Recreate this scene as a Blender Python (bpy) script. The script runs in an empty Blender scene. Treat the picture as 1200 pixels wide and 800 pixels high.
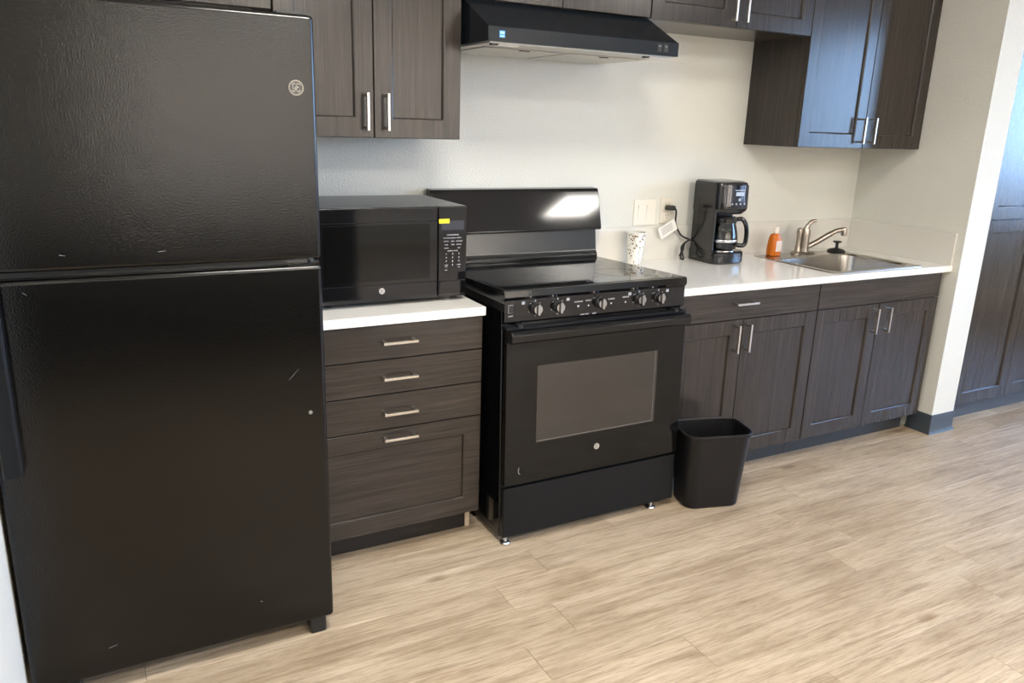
import bpy, bmesh, math, random
from mathutils import Vector, Matrix
random.seed(7)
sc = bpy.context.scene
C = sc.collection
PI = math.pi

# ------------------------------------------------------------------ camera
cam_d = bpy.data.cameras.new('camera'); cam = bpy.data.objects.new('camera', cam_d); C.objects.link(cam)
CAM = dict(x=-1.1514, y=-2.8563, z=1.4331, yaw=-0.4961, pit=-0.2726, rol=0.0326, f=913.2534)
def cam_axes():
    cy, sy = math.cos(CAM['yaw']), math.sin(CAM['yaw']); cp, sp = math.cos(CAM['pit']), math.sin(CAM['pit'])
    r = Vector((cy, sy, 0)); f = Vector((-sy*cp, cy*cp, sp)); u = r.cross(f)
    c, s = math.cos(CAM['rol']), math.sin(CAM['rol'])
    return c*r+s*u, -s*r+c*u, f
r_, u_, f_ = cam_axes()
M = Matrix((r_, u_, -f_)).transposed().to_4x4(); M.translation = (CAM['x'], CAM['y'], CAM['z'])
cam.matrix_world = M
cam_d.sensor_width = 36; cam_d.lens = 36*CAM['f']/1200; cam_d.clip_start = .02; cam_d.clip_end = 200
sc.camera = cam

# ------------------------------------------------------------------ world, sun, exposure
w = bpy.data.worlds.new('sky'); sc.world = w; w.use_nodes = True
nt = w.node_tree; nt.nodes.clear()
tc = nt.nodes.new('ShaderNodeTexCoord'); sx = nt.nodes.new('ShaderNodeSeparateXYZ'); cr = nt.nodes.new('ShaderNodeValToRGB')
bg = nt.nodes.new('ShaderNodeBackground'); ow = nt.nodes.new('ShaderNodeOutputWorld')
nt.links.new(tc.outputs['Generated'], sx.inputs[0]); nt.links.new(sx.outputs['Z'], cr.inputs[0])
cr.color_ramp.elements[0].position = 0.0; cr.color_ramp.elements[0].color = (.40, .63, 1, 1)
cr.color_ramp.elements[1].position = 0.6; cr.color_ramp.elements[1].color = (.26, .48, 1, 1)
nt.links.new(cr.outputs[0], bg.inputs[0]); nt.links.new(bg.outputs[0], ow.inputs[0]); bg.inputs[1].default_value = 21.0
sun_d = bpy.data.lights.new('sun', 'SUN'); sun = bpy.data.objects.new('sun', sun_d); C.objects.link(sun)
sun_d.energy = 46; sun_d.angle = .009; sun_d.color = (1, .93, .82)
sun.rotation_euler = Vector((.25, -.75, -.6)).to_track_quat('-Z', 'Y').to_euler(); sun.location = (0, 6, 8)
LAMP_W, LAMP_COL = 37, (1, .95, .87)
vs = sc.view_settings
vs.view_transform = 'Standard'; vs.look = 'None'; vs.exposure = 0.34; vs.gamma = 1; vs.use_curve_mapping = False
sc.cycles.use_denoising = True; sc.cycles.max_bounces = 10; sc.cycles.diffuse_bounces = 5; sc.cycles.glossy_bounces = 5
sc.cycles.transmission_bounces = 8; sc.cycles.transparent_max_bounces = 10
sc.cycles.sample_clamp_indirect = 6; sc.cycles.caustics_reflective = False; sc.cycles.caustics_refractive = False

# ------------------------------------------------------------------ materials
MATS = {}
def mat(name, col, rough=.5, metal=0, spec=.5, coat=0, ior=None, trans=0, emit=None, bump=None, alpha=1):
    m = bpy.data.materials.new(name); m.use_nodes = True; n = m.node_tree.nodes; p = n['Principled BSDF']
    p.inputs['Base Color'].default_value = (*col, 1); p.inputs['Roughness'].default_value = rough
    p.inputs['Metallic'].default_value = metal; p.inputs['Specular IOR Level'].default_value = spec
    p.inputs['Coat Weight'].default_value = coat
    if coat: p.inputs['Coat Roughness'].default_value = .05
    if ior: p.inputs['IOR'].default_value = ior
    p.inputs['Transmission Weight'].default_value = trans
    p.inputs['Alpha'].default_value = alpha
    if emit: p.inputs['Emission Color'].default_value = (*emit[0], 1); p.inputs['Emission Strength'].default_value = emit[1]
    if bump:                                   # (scale, strength, distance, detail)
        L = m.node_tree.links
        t = n.new('ShaderNodeTexCoord'); no = n.new('ShaderNodeTexNoise'); b = n.new('ShaderNodeBump')
        no.inputs['Scale'].default_value = bump[0]; no.inputs['Detail'].default_value = bump[3]
        b.inputs['Strength'].default_value = bump[1]; b.inputs['Distance'].default_value = bump[2]
        L.new(t.outputs['Object'], no.inputs['Vector']); L.new(no.outputs['Fac'], b.inputs['Height']); L.new(b.outputs[0], p.inputs['Normal'])
    MATS[name] = m
    return m
def ramp(n, stops):
    r = n.new('ShaderNodeValToRGB'); e = r.color_ramp.elements
    while len(e) < len(stops): e.new(.5)
    for k, (p, c) in enumerate(stops): e[k].position = p; e[k].color = (*c, 1)
    return r
def wood(name, stretch, stops, rough, spec=.5, rnd=9., fine=1., bump=.06):
    """streaked laminate: noise drawn out along the axis whose stretch is small"""
    m = bpy.data.materials.new(name); m.use_nodes = True; n = m.node_tree.nodes; L = m.node_tree.links; p = n['Principled BSDF']
    t = n.new('ShaderNodeTexCoord'); oi = n.new('ShaderNodeObjectInfo'); mu = n.new('ShaderNodeMath'); mu.operation = 'MULTIPLY'; mu.inputs[1].default_value = rnd
    ad = n.new('ShaderNodeVectorMath'); ad.operation = 'ADD'
    L.new(oi.outputs['Random'], mu.inputs[0]); L.new(t.outputs['Object'], ad.inputs[0]); L.new(mu.outputs[0], ad.inputs[1])
    outs = []
    for k, (mult, det) in enumerate(((1, 3), (.22, 4))):
        mp = n.new('ShaderNodeMapping'); mp.inputs['Scale'].default_value = [s*mult*fine for s in stretch]
        no = n.new('ShaderNodeTexNoise'); no.inputs['Scale'].default_value = 1; no.inputs['Detail'].default_value = det; no.inputs['Roughness'].default_value = .65
        L.new(ad.outputs[0], mp.inputs[0]); L.new(mp.outputs[0], no.inputs['Vector']); outs.append(no)
    mx = n.new('ShaderNodeMix'); mx.inputs[0].default_value = .45
    L.new(outs[0].outputs['Fac'], mx.inputs[2]); L.new(outs[1].outputs['Fac'], mx.inputs[3])
    r = ramp(n, stops); L.new(mx.outputs[0], r.inputs[0]); L.new(r.outputs[0], p.inputs['Base Color'])
    p.inputs['Roughness'].default_value = rough; p.inputs['Specular IOR Level'].default_value = spec
    b = n.new('ShaderNodeBump'); b.inputs['Strength'].default_value = bump; b.inputs['Distance'].default_value = .001
    L.new(outs[0].outputs['Fac'], b.inputs['Height']); L.new(b.outputs[0], p.inputs['Normal'])
    MATS[name] = m
    return m
WST = [(.30, (.017, .0135, .0112)), (.47, (.031, .0255, .0220)), (.57, (.042, .0352, .0308)), (.72, (.068, .058, .052))]
wood_v = wood('dark_laminate_vertical_grain', (300, 300, 6), WST, .20, .42)
wood_h = wood('dark_laminate_horizontal_grain', (6, 300, 300), WST, .20, .42)
wood_dark = wood('dark_laminate_edge', (120, 120, 6), [(.3, (.02, .016, .014)), (.7, (.045, .036, .031))], .4)

def floor_mat():
    m = bpy.data.materials.new('oak_vinyl_plank'); m.use_nodes = True; n = m.node_tree.nodes; L = m.node_tree.links; p = n['Principled BSDF']
    t = n.new('ShaderNodeTexCoord'); oi = n.new('ShaderNodeObjectInfo')
    cb = n.new('ShaderNodeCombineXYZ'); mu = n.new('ShaderNodeMath'); mu.operation = 'MULTIPLY'; mu.inputs[1].default_value = 37.
    L.new(oi.outputs['Random'], mu.inputs[0]); L.new(mu.outputs[0], cb.inputs[0]); L.new(mu.outputs[0], cb.inputs[2])
    ad = n.new('ShaderNodeVectorMath'); ad.operation = 'ADD'; L.new(t.outputs['Object'], ad.inputs[0]); L.new(cb.outputs[0], ad.inputs[1])
    def nz(scale, det, rough, dist=0):
        mp = n.new('ShaderNodeMapping'); mp.inputs['Scale'].default_value = scale
        no = n.new('ShaderNodeTexNoise'); no.inputs['Scale'].default_value = 1; no.inputs['Detail'].default_value = det
        no.inputs['Roughness'].default_value = rough; no.inputs['Distortion'].default_value = dist
        L.new(ad.outputs[0], mp.inputs[0]); L.new(mp.outputs[0], no.inputs['Vector']); return no
    a = nz((2.2, 30, 1), 9, .70, .9)         # cathedral figure
    b = nz((14, 190, 1), 4, .75)               # fine pores
    c = nz((2.6, 3.2, 1), 2, .5)             # cloudy tone
    kn = n.new('ShaderNodeTexVoronoi'); kmp = n.new('ShaderNodeMapping'); kmp.inputs['Scale'].default_value = (1.7, 4.5, 1)
    L.new(ad.outputs[0], kmp.inputs[0]); L.new(kmp.outputs[0], kn.inputs['Vector']); kn.inputs['Scale'].default_value = 1
    r1 = ramp(n, [(.26, (.325, .245, .162)), (.45, (.48, .382, .270)), (.56, (.565, .462, .340)), (.76, (.67, .57, .44))])
    L.new(a.outputs['Fac'], r1.inputs[0])
    r2 = ramp(n, [(.32, (.62, .58, .53)), (.52, (1, 1, 1)), (.75, (1.0, 1.0, .98))]); L.new(b.outputs['Fac'], r2.inputs[0])
    m1 = n.new('ShaderNodeMix'); m1.data_type = 'RGBA'; m1.blend_type = 'MULTIPLY'; m1.inputs[0].default_value = .75
    L.new(r1.outputs[0], m1.inputs[6]); L.new(r2.outputs[0], m1.inputs[7])
    r3 = ramp(n, [(.3, (.82, .79, .76)), (.65, (1.06, 1.06, 1.07))]); L.new(c.outputs['Fac'], r3.inputs[0])
    m2 = n.new('ShaderNodeMix'); m2.data_type = 'RGBA'; m2.blend_type = 'MULTIPLY'; m2.inputs[0].default_value = 1
    L.new(m1.outputs[2], m2.inputs[6]); L.new(r3.outputs[0], m2.inputs[7])
    r4 = ramp(n, [(.0, (.42, .36, .32)), (.05, (.62, .56, .5)), (.10, (1, 1, 1))]); L.new(kn.outputs['Distance'], r4.inputs[0])
    m3 = n.new('ShaderNodeMix'); m3.data_type = 'RGBA'; m3.blend_type = 'MULTIPLY'; m3.inputs[0].default_value = .8
    L.new(m2.outputs[2], m3.inputs[6]); L.new(r4.outputs[0], m3.inputs[7])
    r5 = ramp(n, [(0, (.93, .92, .91)), (1, (1.06, 1.06, 1.06))]); L.new(oi.outputs['Random'], r5.inputs[0])
    m4 = n.new('ShaderNodeMix'); m4.data_type = 'RGBA'; m4.blend_type = 'MULTIPLY'; m4.inputs[0].default_value = 1
    L.new(m3.outputs[2], m4.inputs[6]); L.new(r5.outputs[0], m4.inputs[7]); 
    g = nz((2.4, 70, 1), 5, .62, 1.4)          # thin darker growth lines
    r6 = ramp(n, [(.36, (.66, .60, .54)), (.46, (1, 1, 1)), (.58, (1, 1, 1)), (.66, (1.08, 1.07, 1.05))]); L.new(g.outputs['Fac'], r6.inputs[0])
    m5 = n.new('ShaderNodeMix'); m5.data_type = 'RGBA'; m5.blend_type = 'MULTIPLY'; m5.inputs[0].default_value = .6
    L.new(m4.outputs[2], m5.inputs[6]); L.new(r6.outputs[0], m5.inputs[7]); L.new(m5.outputs[2], p.inputs['Base Color'])
    p.inputs['Roughness'].default_value = .42; p.inputs['Specular IOR Level'].default_value = .4
    bp = n.new('ShaderNodeBump'); bp.inputs['Strength'].default_value = .12; bp.inputs['Distance'].default_value = .0006
    L.new(b.outputs['Fac'], bp.inputs['Height']); L.new(bp.outputs[0], p.inputs['Normal'])
    return m
oak = floor_mat()
wall_m = mat('orange_peel_wall_paint', (.70, .705, .66), .75, bump=(135, .6, .004, 2))
wall_w = mat('pale_wall_paint', (.78, .745, .66), .7, bump=(170, .25, .002, 2))
ceil_m = mat('ceiling_paint', (.82, .81, .78), .8)
quartz = mat('white_quartz', (.92, .91, .88), .10, spec=.8, bump=(60, .01, .0005, 3))
splash_m = mat('darker_quartz_splash', (.70, .685, .645), .2)  # darker, warmer tone than the counter slab
base_m = mat('slate_blue_vinyl_base', (.052, .066, .080), .38)
kick_m = mat('dark_brown_toe_kick', (.012, .010, .009), .5)
kick_b = mat('slate_toe_kick', (.026, .031, .038), .42)
paint_blk = mat('pebbled_black_enamel', (.002, .002, .002), .18, spec=.42, bump=(270, .36, .0007, 1.2))
paint_smooth = mat('gloss_black_enamel', (.005, .005, .006), .07, spec=.45)
satin_blk = mat('satin_black_steel', (.008, .009, .0105), .25, spec=.18)
hood_m = mat('hood_black_enamel', (.011, .014, .018), .22, spec=.22)
edge_blk = mat('black_plastic_trim', (.011, .012, .013), .28)
glass_blk = mat('black_ceramic_glass', (.004, .004, .005), .04, spec=.55)
glass_door = mat('smoked_door_glass', (.004, .004, .004), .06, spec=.3)
oven_win = mat('oven_window_glass', (.022, .019, .017), .10, spec=.75)  # brown-grey base stands in for the blurred floor and cabinet reflection
ring_m = mat('burner_ring_print', (.045, .045, .048), .15)
white_print = mat('white_print', (.62, .63, .65), .5)
grey_print = mat('grey_print', (.30, .31, .33), .5)
nickel = mat('brushed_nickel', (.66, .63, .58), .28, 1)
faucet_m = mat('brushed_faucet_nickel', (.40, .355, .31), .30, 1)
steel = mat('stainless_steel', (.50, .475, .44), .25, 1, bump=(90, .05, .001, 4))
chrome = mat('chrome', (.75, .76, .78), .12, 1)
zinc = mat('zinc_foot', (.60, .62, .64), .3, 1)
knob_m = mat('chrome_knob', (.42, .42, .43), .22, 1)
bin_m = mat('matte_black_plastic', (.007, .007, .008), .38, spec=.3, bump=(600, .15, .0006, 1))
white_pl = mat('white_switch_plastic', (.80, .78, .72), .35)
ivory_pl = mat('ivory_outlet_plastic', (.74, .70, .62), .35)
paper = mat('white_tag_paper', (.82, .81, .78), .7)
blk_rub = mat('black_rubber', (.012, .012, .012), .55)
yellow = mat('yellow_sticker', (.78, .72, .02), .5)
blue_st = mat('blue_sticker', (.02, .22, .62), .45)
lblue = mat('pale_blue_print', (.35, .68, .90), .5)
filter_m = mat('aluminium_filter', (.60, .58, .52), .42, .55)
lens_m = mat('hood_lamp_lens', (.75, .74, .70), .3)
orange_m = mat('orange_liquid_soap', (.95, .24, .015), .08, trans=.45, ior=1.36)
clear_cap = mat('clear_cap', (.80, .74, .66), .25)
label_m = mat('pale_label', (.82, .70, .66), .5)
cgl = mat('carafe_glass', (.9, .92, .92), .02, trans=1, ior=1.45)
coffee_m = mat('dark_coffee_plastic', (.012, .012, .013), .16, spec=.6)
screen_m = mat('coffee_panel', (.01, .014, .03), .06, spec=.9)
cup_m = None
bare = mat('bare_particleboard', (.62, .52, .38), .7)
alu = mat('window_frame_aluminium', (.45, .45, .44), .4, .6)
facade_m = mat('tan_stucco', (.30, .225, .150), .85, bump=(3, .1, .01, 4))
ground_m = mat('grey_asphalt', (.16, .15, .14), .9)
lamp_m = mat('lamp_diffuser', (.9, .9, .88), .5, emit=((1, .96, .88), 5))
lamp_fr = mat('lamp_frame', (.8, .8, .8), .5)
def pane_mat():
    m = bpy.data.materials.new('window_glass'); m.use_nodes = True; n = m.node_tree.nodes; L = m.node_tree.links; n.remove(n['Principled BSDF'])
    tr = n.new('ShaderNodeBsdfTransparent'); tr.inputs[0].default_value = (.93, .95, .95, 1); gl = n.new('ShaderNodeBsdfGlossy'); gl.inputs['Roughness'].default_value = .02
    fr = n.new('ShaderNodeFresnel'); fr.inputs[0].default_value = 1.45; mx = n.new('ShaderNodeMixShader')
    L.new(fr.outputs[0], mx.inputs[0]); L.new(tr.outputs[0], mx.inputs[1]); L.new(gl.outputs[0], mx.inputs[2]); L.new(mx.outputs[0], n['Material Output'].inputs[0])
    return m
pane_m = pane_mat()
def cup_mat():
    m = bpy.data.materials.new('speckled_paper_cup'); m.use_nodes = True; n = m.node_tree.nodes; L = m.node_tree.links; p = n['Principled BSDF']
    t = n.new('ShaderNodeTexCoord'); v = n.new('ShaderNodeTexVoronoi'); v.inputs['Scale'].default_value = 95
    L.new(t.outputs['Object'], v.inputs['Vector'])
    r = ramp(n, [(.0, (1, 1, 1)), (.36, (1, 1, 1)), (.42, (0, 0, 0))]); L.new(v.outputs['Distance'], r.inputs[0])
    no = n.new('ShaderNodeTexNoise'); no.inputs['Scale'].default_value = 28; L.new(t.outputs['Object'], no.inputs['Vector'])
    r2 = ramp(n, [(.46, (0, 0, 0)), (.5, (1, 1, 1))]); L.new(no.outputs['Fac'], r2.inputs[0])
    mm = n.new('ShaderNodeMath'); mm.operation = 'MULTIPLY'; L.new(r.outputs[0], mm.inputs[0]); L.new(r2.outputs[0], mm.inputs[1])
    r3 = ramp(n, [(.3, (.22, .13, .06)), (.55, (.22, .13, .06)), (.56, (.16, .26, .06))]); L.new(no.outputs['Color'], r3.inputs[0])
    mx = n.new('ShaderNodeMix'); mx.data_type = 'RGBA'; mx.inputs[6].default_value = (.84, .83, .78, 1)
    L.new(mm.outputs[0], mx.inputs[0]); L.new(r3.outputs[0], mx.inputs[7]); L.new(mx.outputs[2], p.inputs['Base Color']); p.inputs['Roughness'].default_value = .5
    return m
cup_m = cup_mat()

# ------------------------------------------------------------------ geometry helpers (all in world coordinates unless a parent says otherwise)
def B(): return bmesh.new()
def box(bm, x0, x1, y0, y1, z0, z1, bev=0, seg=2):
    b = bmesh.new()
    vs_ = [b.verts.new((x, y, z)) for z in (z0, z1) for y in (y0, y1) for x in (x0, x1)]
    for f in ((0, 2, 3, 1), (4, 5, 7, 6), (0, 1, 5, 4), (2, 6, 7, 3), (0, 4, 6, 2), (1, 3, 7, 5)): b.faces.new([vs_[i] for i in f])
    if bev: bmesh.ops.bevel(b, geom=b.edges[:], offset=bev, segments=seg, profile=.5, affect='EDGES')
    merge(bm, b); return bm
def merge(bm, b):
    me = bpy.data.meshes.new('tmp'); b.to_mesh(me); b.free(); bm.from_mesh(me); bpy.data.meshes.remove(me)
def loft(bm, loops, cap0=True, cap1=True, closed=True, wrap=False):
    L = [[bm.verts.new(p) for p in lp] for lp in loops]; n = len(L[0])
    pairs = list(zip(L[:-1], L[1:])) + ([(L[-1], L[0])] if wrap else [])
    for a, b in pairs:
        for i in range(n if closed else n-1):
            j = (i+1) % n
            try: bm.faces.new((a[i], a[j], b[j], b[i]))
            except ValueError: pass
    if cap0 and not wrap: bm.faces.new(list(reversed(L[0])))
    if cap1 and not wrap: bm.faces.new(L[-1])
    return bm
def rrect(cx, cy, w, d, r, z, n=5):
    out = []
    for k, (sx_, sy_) in enumerate(((1, 1), (-1, 1), (-1, -1), (1, -1))):
        for i in range(n+1):
            a = k*PI/2 + i/n*PI/2
            out.append((cx+sx_*(w/2-r)+r*math.cos(a), cy+sy_*(d/2-r)+r*math.sin(a), z))
    return out
def ring(c, r, z, n=32, ry=None):
    return [(c[0]+r*math.cos(2*PI*i/n), c[1]+(ry or r)*math.sin(2*PI*i/n), z) for i in range(n)]
def lathe(bm, c, prof, n=32, cap0=True, cap1=True):
    return loft(bm, [ring(c, max(r, 1e-5), z, n) for r, z in prof], cap0, cap1)
def prism(bm, pts, x0, x1, bev=0):
    """profile of (y,z) points swept along x"""
    b = bmesh.new(); loft(b, [[(x0, y, z) for y, z in pts], [(x1, y, z) for y, z in pts]])
    if bev: bmesh.ops.bevel(b, geom=b.edges[:], offset=bev, segments=2, profile=.5, affect='EDGES')
    merge(bm, b); return bm
def tube(bm, path, rad, n=10, cap=True):
    P = [Vector(p) for p in path]; R = rad if isinstance(rad, (list, tuple)) else [rad]*len(P); loops = []
    up = None
    for i, p in enumerate(P):
        t = (P[min(i+1, len(P)-1)]-P[max(i-1, 0)]).normalized()
        if up is None: up = Vector((0, 0, 1)) if abs(t.z) < .9 else Vector((0, 1, 0))
        a = t.cross(up).normalized(); up = a.cross(t).normalized()
        loops.append([p+R[i]*(math.cos(2*PI*k/n)*a+math.sin(2*PI*k/n)*up) for k in range(n)])
    return loft(bm, loops, cap, cap)
def curve_pts(pts, n=8):
    P = [Vector(p) for p in pts]; P = [2*P[0]-P[1]]+P+[2*P[-1]-P[-2]]; out = []
    for i in range(1, len(P)-2):
        for k in range(n):
            t = k/n; a, b, c, d = P[i-1:i+3]
            out.append(.5*((2*b)+(c-a)*t+(2*a-5*b+4*c-d)*t*t+(-a+3*b-3*c+d)*t**3))
    return out+[P[-2]]
def cyl_y(bm, x, z, y0, y1, r, n=24, r1=None):
    """disc / cylinder whose axis runs along y"""
    r1 = r if r1 is None else r1
    return loft(bm, [[(x+r*math.cos(2*PI*k/n), y0, z+r*math.sin(2*PI*k/n)) for k in range(n)],
                     [(x+r1*math.cos(2*PI*k/n), y1, z+r1*math.sin(2*PI*k/n)) for k in range(n)]])
def annulus_y(bm, x, z, y0, y1, ri, ro, n=32):
    lp = []
    for r, y in ((ri, y0), (ri, y1), (ro, y1), (ro, y0)):
        lp.append([(x+r*math.cos(2*PI*k/n), y, z+r*math.sin(2*PI*k/n)) for k in range(n)])
    return loft(bm, lp, wrap=True)
def root_of(o):
    while o.parent: o = o.parent
    return o
def obj(name, bm, m, parent=None, origin=None, smooth=35):
    bmesh.ops.recalc_face_normals(bm, faces=bm.faces[:])
    me = bpy.data.meshes.new(name); 
    o = bpy.data.objects.new(name, me); C.objects.link(o)
    base = Vector(root_of(parent)['_o']) if parent is not None else Vector(origin or (0, 0, 0))
    bmesh.ops.translate(bm, verts=bm.verts[:], vec=-base)
    bm.to_mesh(me); bm.free()
    if m: me.materials.append(m)
    if smooth:
        for p in me.polygons: p.use_smooth = True
        me.set_sharp_from_angle(angle=math.radians(smooth))
        wn = o.modifiers.new('weighted_normals', 'WEIGHTED_NORMAL'); wn.keep_sharp = True; wn.weight = 90
    if parent is not None: o.parent = parent
    else: o.location = base; o['_o'] = list(base)
    return o
def tag(o, label, cat, group=None):
    o['label'] = label; o['category'] = cat
    if group: o['group'] = group
    return o
def thing(name, label, cat, loc, group=None):
    o = bpy.data.objects.new(name, None); C.objects.link(o); o.location = loc; o['_o'] = list(loc); o.empty_display_size = .05
    return tag(o, label, cat, group)
def struct(name, bm, m, label=None):
    o = obj(name, bm, m); o['kind'] = 'structure'
    if label: o['label'] = label
    return o
def text_bm(bm, s, x, y, z, size, align='CENTER'):
    """flat lettering standing in the x-z plane at depth y"""
    cu = bpy.data.curves.new('lettering', 'FONT'); cu.body = s; cu.size = size; cu.align_x = align; cu.align_y = 'CENTER'; cu.extrude = .0002; cu.resolution_u = 2
    t = bpy.data.objects.new('lettering', cu); C.objects.link(t)
    dg = bpy.context.evaluated_depsgraph_get(); me = bpy.data.meshes.new_from_object(t.evaluated_get(dg))
    me.transform(Matrix.Translation((x, y, z)) @ Matrix.Rotation(PI/2, 4, 'X'))
    bm.from_mesh(me); bpy.data.meshes.remove(me); bpy.data.objects.remove(t); bpy.data.curves.remove(cu)
    return bm

# ------------------------------------------------------------------ the setting
XR, STW, STF = 2.438, .172, -.640          # stub wall: left face, width, front face
RX, RY, LX, H = 6.0, -7.0, -3.0, 2.75
# floor: a slab with planks laid in its recess
PX0, PX1, PW, PL = -1.95, 5.35, .1524, 1.22
bm = B(); box(bm, LX-.15, RX+.15, RY-.15, .15, -.12, -.005)
y_edge = -1.06; k0 = math.ceil((0-y_edge)/PW); rows = [(y_edge+(k+1)*PW) for k in range(k0, -26, -1)]
PY_END = rows[-1]-PW
box(bm, LX-.15, PX0, RY-.15, .15, -.006, 0); box(bm, PX1, RX+.15, RY-.15, .15, -.006, 0); box(bm, PX0, PX1, RY-.15, PY_END, -.006, 0)
floor = struct('floor', bm, oak)
def plank_mesh(l):
    b = B(); g = .0005
    loft(b, [[(g, g, -.005), (l-g, g, -.005), (l-g, PW-g, -.005), (g, PW-g, -.005)],
             [(g, g, -.0006), (l-g, g, -.0006), (l-g, PW-g, -.0006), (g, PW-g, -.0006)],
             [(g+.0008, g+.0008, 0), (l-g-.0008, g+.0008, 0), (l-g-.0008, PW-g-.0008, 0), (g+.0008, PW-g-.0008, 0)]])
    bmesh.ops.recalc_face_normals(b, faces=b.faces[:])
    me = bpy.data.meshes.new('plank'); b.to_mesh(me); b.free(); me.materials.append(oak); return me
full_plank = plank_mesh(PL)
known = {round(-1.06/PW, 1): -.012}
phase = {}
for yt in rows:
    phase[round(yt, 3)] = random.uniform(0, PL)
for yt, x in ((-1.06, -.012), (-1.06-PW, -.188), (-1.06-2*PW, 1.474), (-1.06+PW, 1.09)):
    for key in phase:
        if abs(key-yt) < .02: phase[key] = x
for yt in rows:
    ph = phase[round(yt, 3)]; x = ph-math.ceil((ph-PX0)/PL)*PL
    while x < PX1:
        a, b_ = max(x, PX0), min(x+PL, PX1)
        if b_-a > .01:
            me = full_plank if b_-a > PL-1e-4 else plank_mesh(b_-a)
            o = bpy.data.objects.new('plank', me); C.objects.link(o); o.parent = floor; o.location = (a, yt-PW, 0)
        x += PL
# walls
struct('wall_back', box(B(), LX-.15, RX+.15, 0, .15, 0, H), wall_m)
struct('wall_right', box(B(), XR, XR+STW, STF, 0, 0, H), wall_m)
struct('wall_left', box(B(), -1.58, -1.408, -1.6, 0, 0, H), wall_w)
struct('wall_far_left', box(B(), LX-.15, LX, RY-.15, 0, 0, H), wall_w)
struct('ceiling', box(B(), LX-.15, RX+.15, RY-.15, .15, H, H+.12), ceil_m)
def holed_wall(name, holes, fixed, lo, hi, axis, thick):
    """wall plate with rectangular openings; axis = direction it runs along"""
    bm = B(); cuts = sorted(holes)
    def bx(a0, a1, z0, z1):
        if a1-a0 < 1e-4: return
        if axis == 'x': box(bm, a0, a1, fixed-thick, fixed, z0, z1)
        else: box(bm, fixed, fixed+thick, a0, a1, z0, z1)
    p = lo
    for a0, a1, z0, z1 in cuts:
        bx(p, a0, 0, H); bx(a0, a1, 0, z0); bx(a0, a1, z1, H); p = a1
    bx(p, hi, 0, H)
    return struct(name, bm, wall_w)
WR = [(-6.7, -5.0, .7, 2.45), (-4.85, -3.1, .7, 2.45), (-2.95, -1.2, .7, 2.45)]
WF = [(-1.0, 1.25, .50, 2.6), (1.5, 3.7, .5, 2.6)]
holed_wall('wall_far_right', WR, RX, RY, 0, 'y', .15)
holed_wall('wall_front', WF, RY, LX, RX+.15, 'x', .15)
def window(i, a0, a1, z0, z1, axis, fixed):
    def bx(bm, p0, p1, d0, d1, q0, q1):
        return box(bm, p0, p1, fixed-d1, fixed-d0, q0, q1) if axis == 'x' else box(bm, fixed+d0, fixed+d1, p0, p1, q0, q1)
    bm = B(); t = .05
    bx(bm, a0, a0+t, .04, .11, z0, z1); bx(bm, a1-t, a1, .04, .11, z0, z1); bx(bm, a0+t, a1-t, .04, .11, z0, z0+t); bx(bm, a0+t, a1-t, .04, .11, z1-t, z1)
    f = struct('window_%d' % i, bm, alu)
    mid = (a0+a1)/2
    obj('mullion', bx(B(), mid-.025, mid+.025, .045, .105, z0+t, z1-t), alu, f)
    for p0, p1 in ((a0+t, mid-.025), (mid+.025, a1-t)): obj('pane', bx(B(), p0, p1, .072, .078, z0+t, z1-t), pane_m, f)
    obj('sill', bx(B(), a0-.03, a1+.03, -.04, .045, z0-.025, z0), lamp_fr, f)
    # the daylight of the opening: a sky portal
    ld = bpy.data.lights.new('window_sky_portal', 'AREA'); ld.shape = 'RECTANGLE'; ld.size = a1-a0; ld.size_y = z1-z0; ld.cycles.is_portal = True
    lo = bpy.data.objects.new('window_sky_portal', ld); C.objects.link(lo)
    if axis == 'x': lo.location = (mid, fixed-.13, (z0+z1)/2); d = Vector((0, 1, 0))
    else: lo.location = (fixed+.13, mid, (z0+z1)/2); d = Vector((-1, 0, 0))
    lo.rotation_euler = d.to_track_quat('-Z', 'Y').to_euler()
n_ = 1
for a in WR: window(n_, *a, 'y', RX); n_ += 1
for a in WF: window(n_, *a, 'x', RY); n_ += 1
# vinyl cove bases: stub wall (left return + front + right return) and the back wall beside the pantry
def cove(name, pts, h=.0995):
    """coved base along a floor polyline (x,y); each entry carries its outward normal per segment"""
    bm = B(); prof = [(0, 0), (.014, 0), (.012, .004), (.006, .016), (.0045, .03), (.004, h-.003), (.002, h), (0, h)]
    loops = []
    for i, p in enumerate(pts):
        n = Vector((0, 0))
        segs = []
        if i > 0: d = Vector(p)-Vector(pts[i-1]); segs.append(Vector((d.y, -d.x)).normalized())
        if i < len(pts)-1: d = Vector(pts[i+1])-Vector(p); segs.append(Vector((d.y, -d.x)).normalized())
        n = segs[0] if len(segs) == 1 else (segs[0]+segs[1])/(1+segs[0].dot(segs[1]))
        loops.append([(p[0]+n.x*a, p[1]+n.y*a, b) for a, b in prof])
    loft(bm, loops)
    return struct(name, bm, base_m)
cove('baseboard_right', [(XR, -.513), (XR, STF), (XR+STW, STF), (XR+STW, -.545)])

# outside the rear windows: paving and an unseen stucco building added for warm reflections
struct('ground', box(B(), -30, 40, -45, 12, -.5, -.3), ground_m)
fb = struct('added_stucco_facade', box(B(), -25, 11, -23, -17, -.3, 7.5), facade_m)
obj('parapet', box(B(), -25.1, 11.1, -23.1, -16.9, 7.5, 7.9), facade_m, fb)
for k in range(4): obj('window', box(B(), -20+k*8, -18+k*8, -17.02, -16.98, 4.2, 5.8), glass_door, fb)

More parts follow.
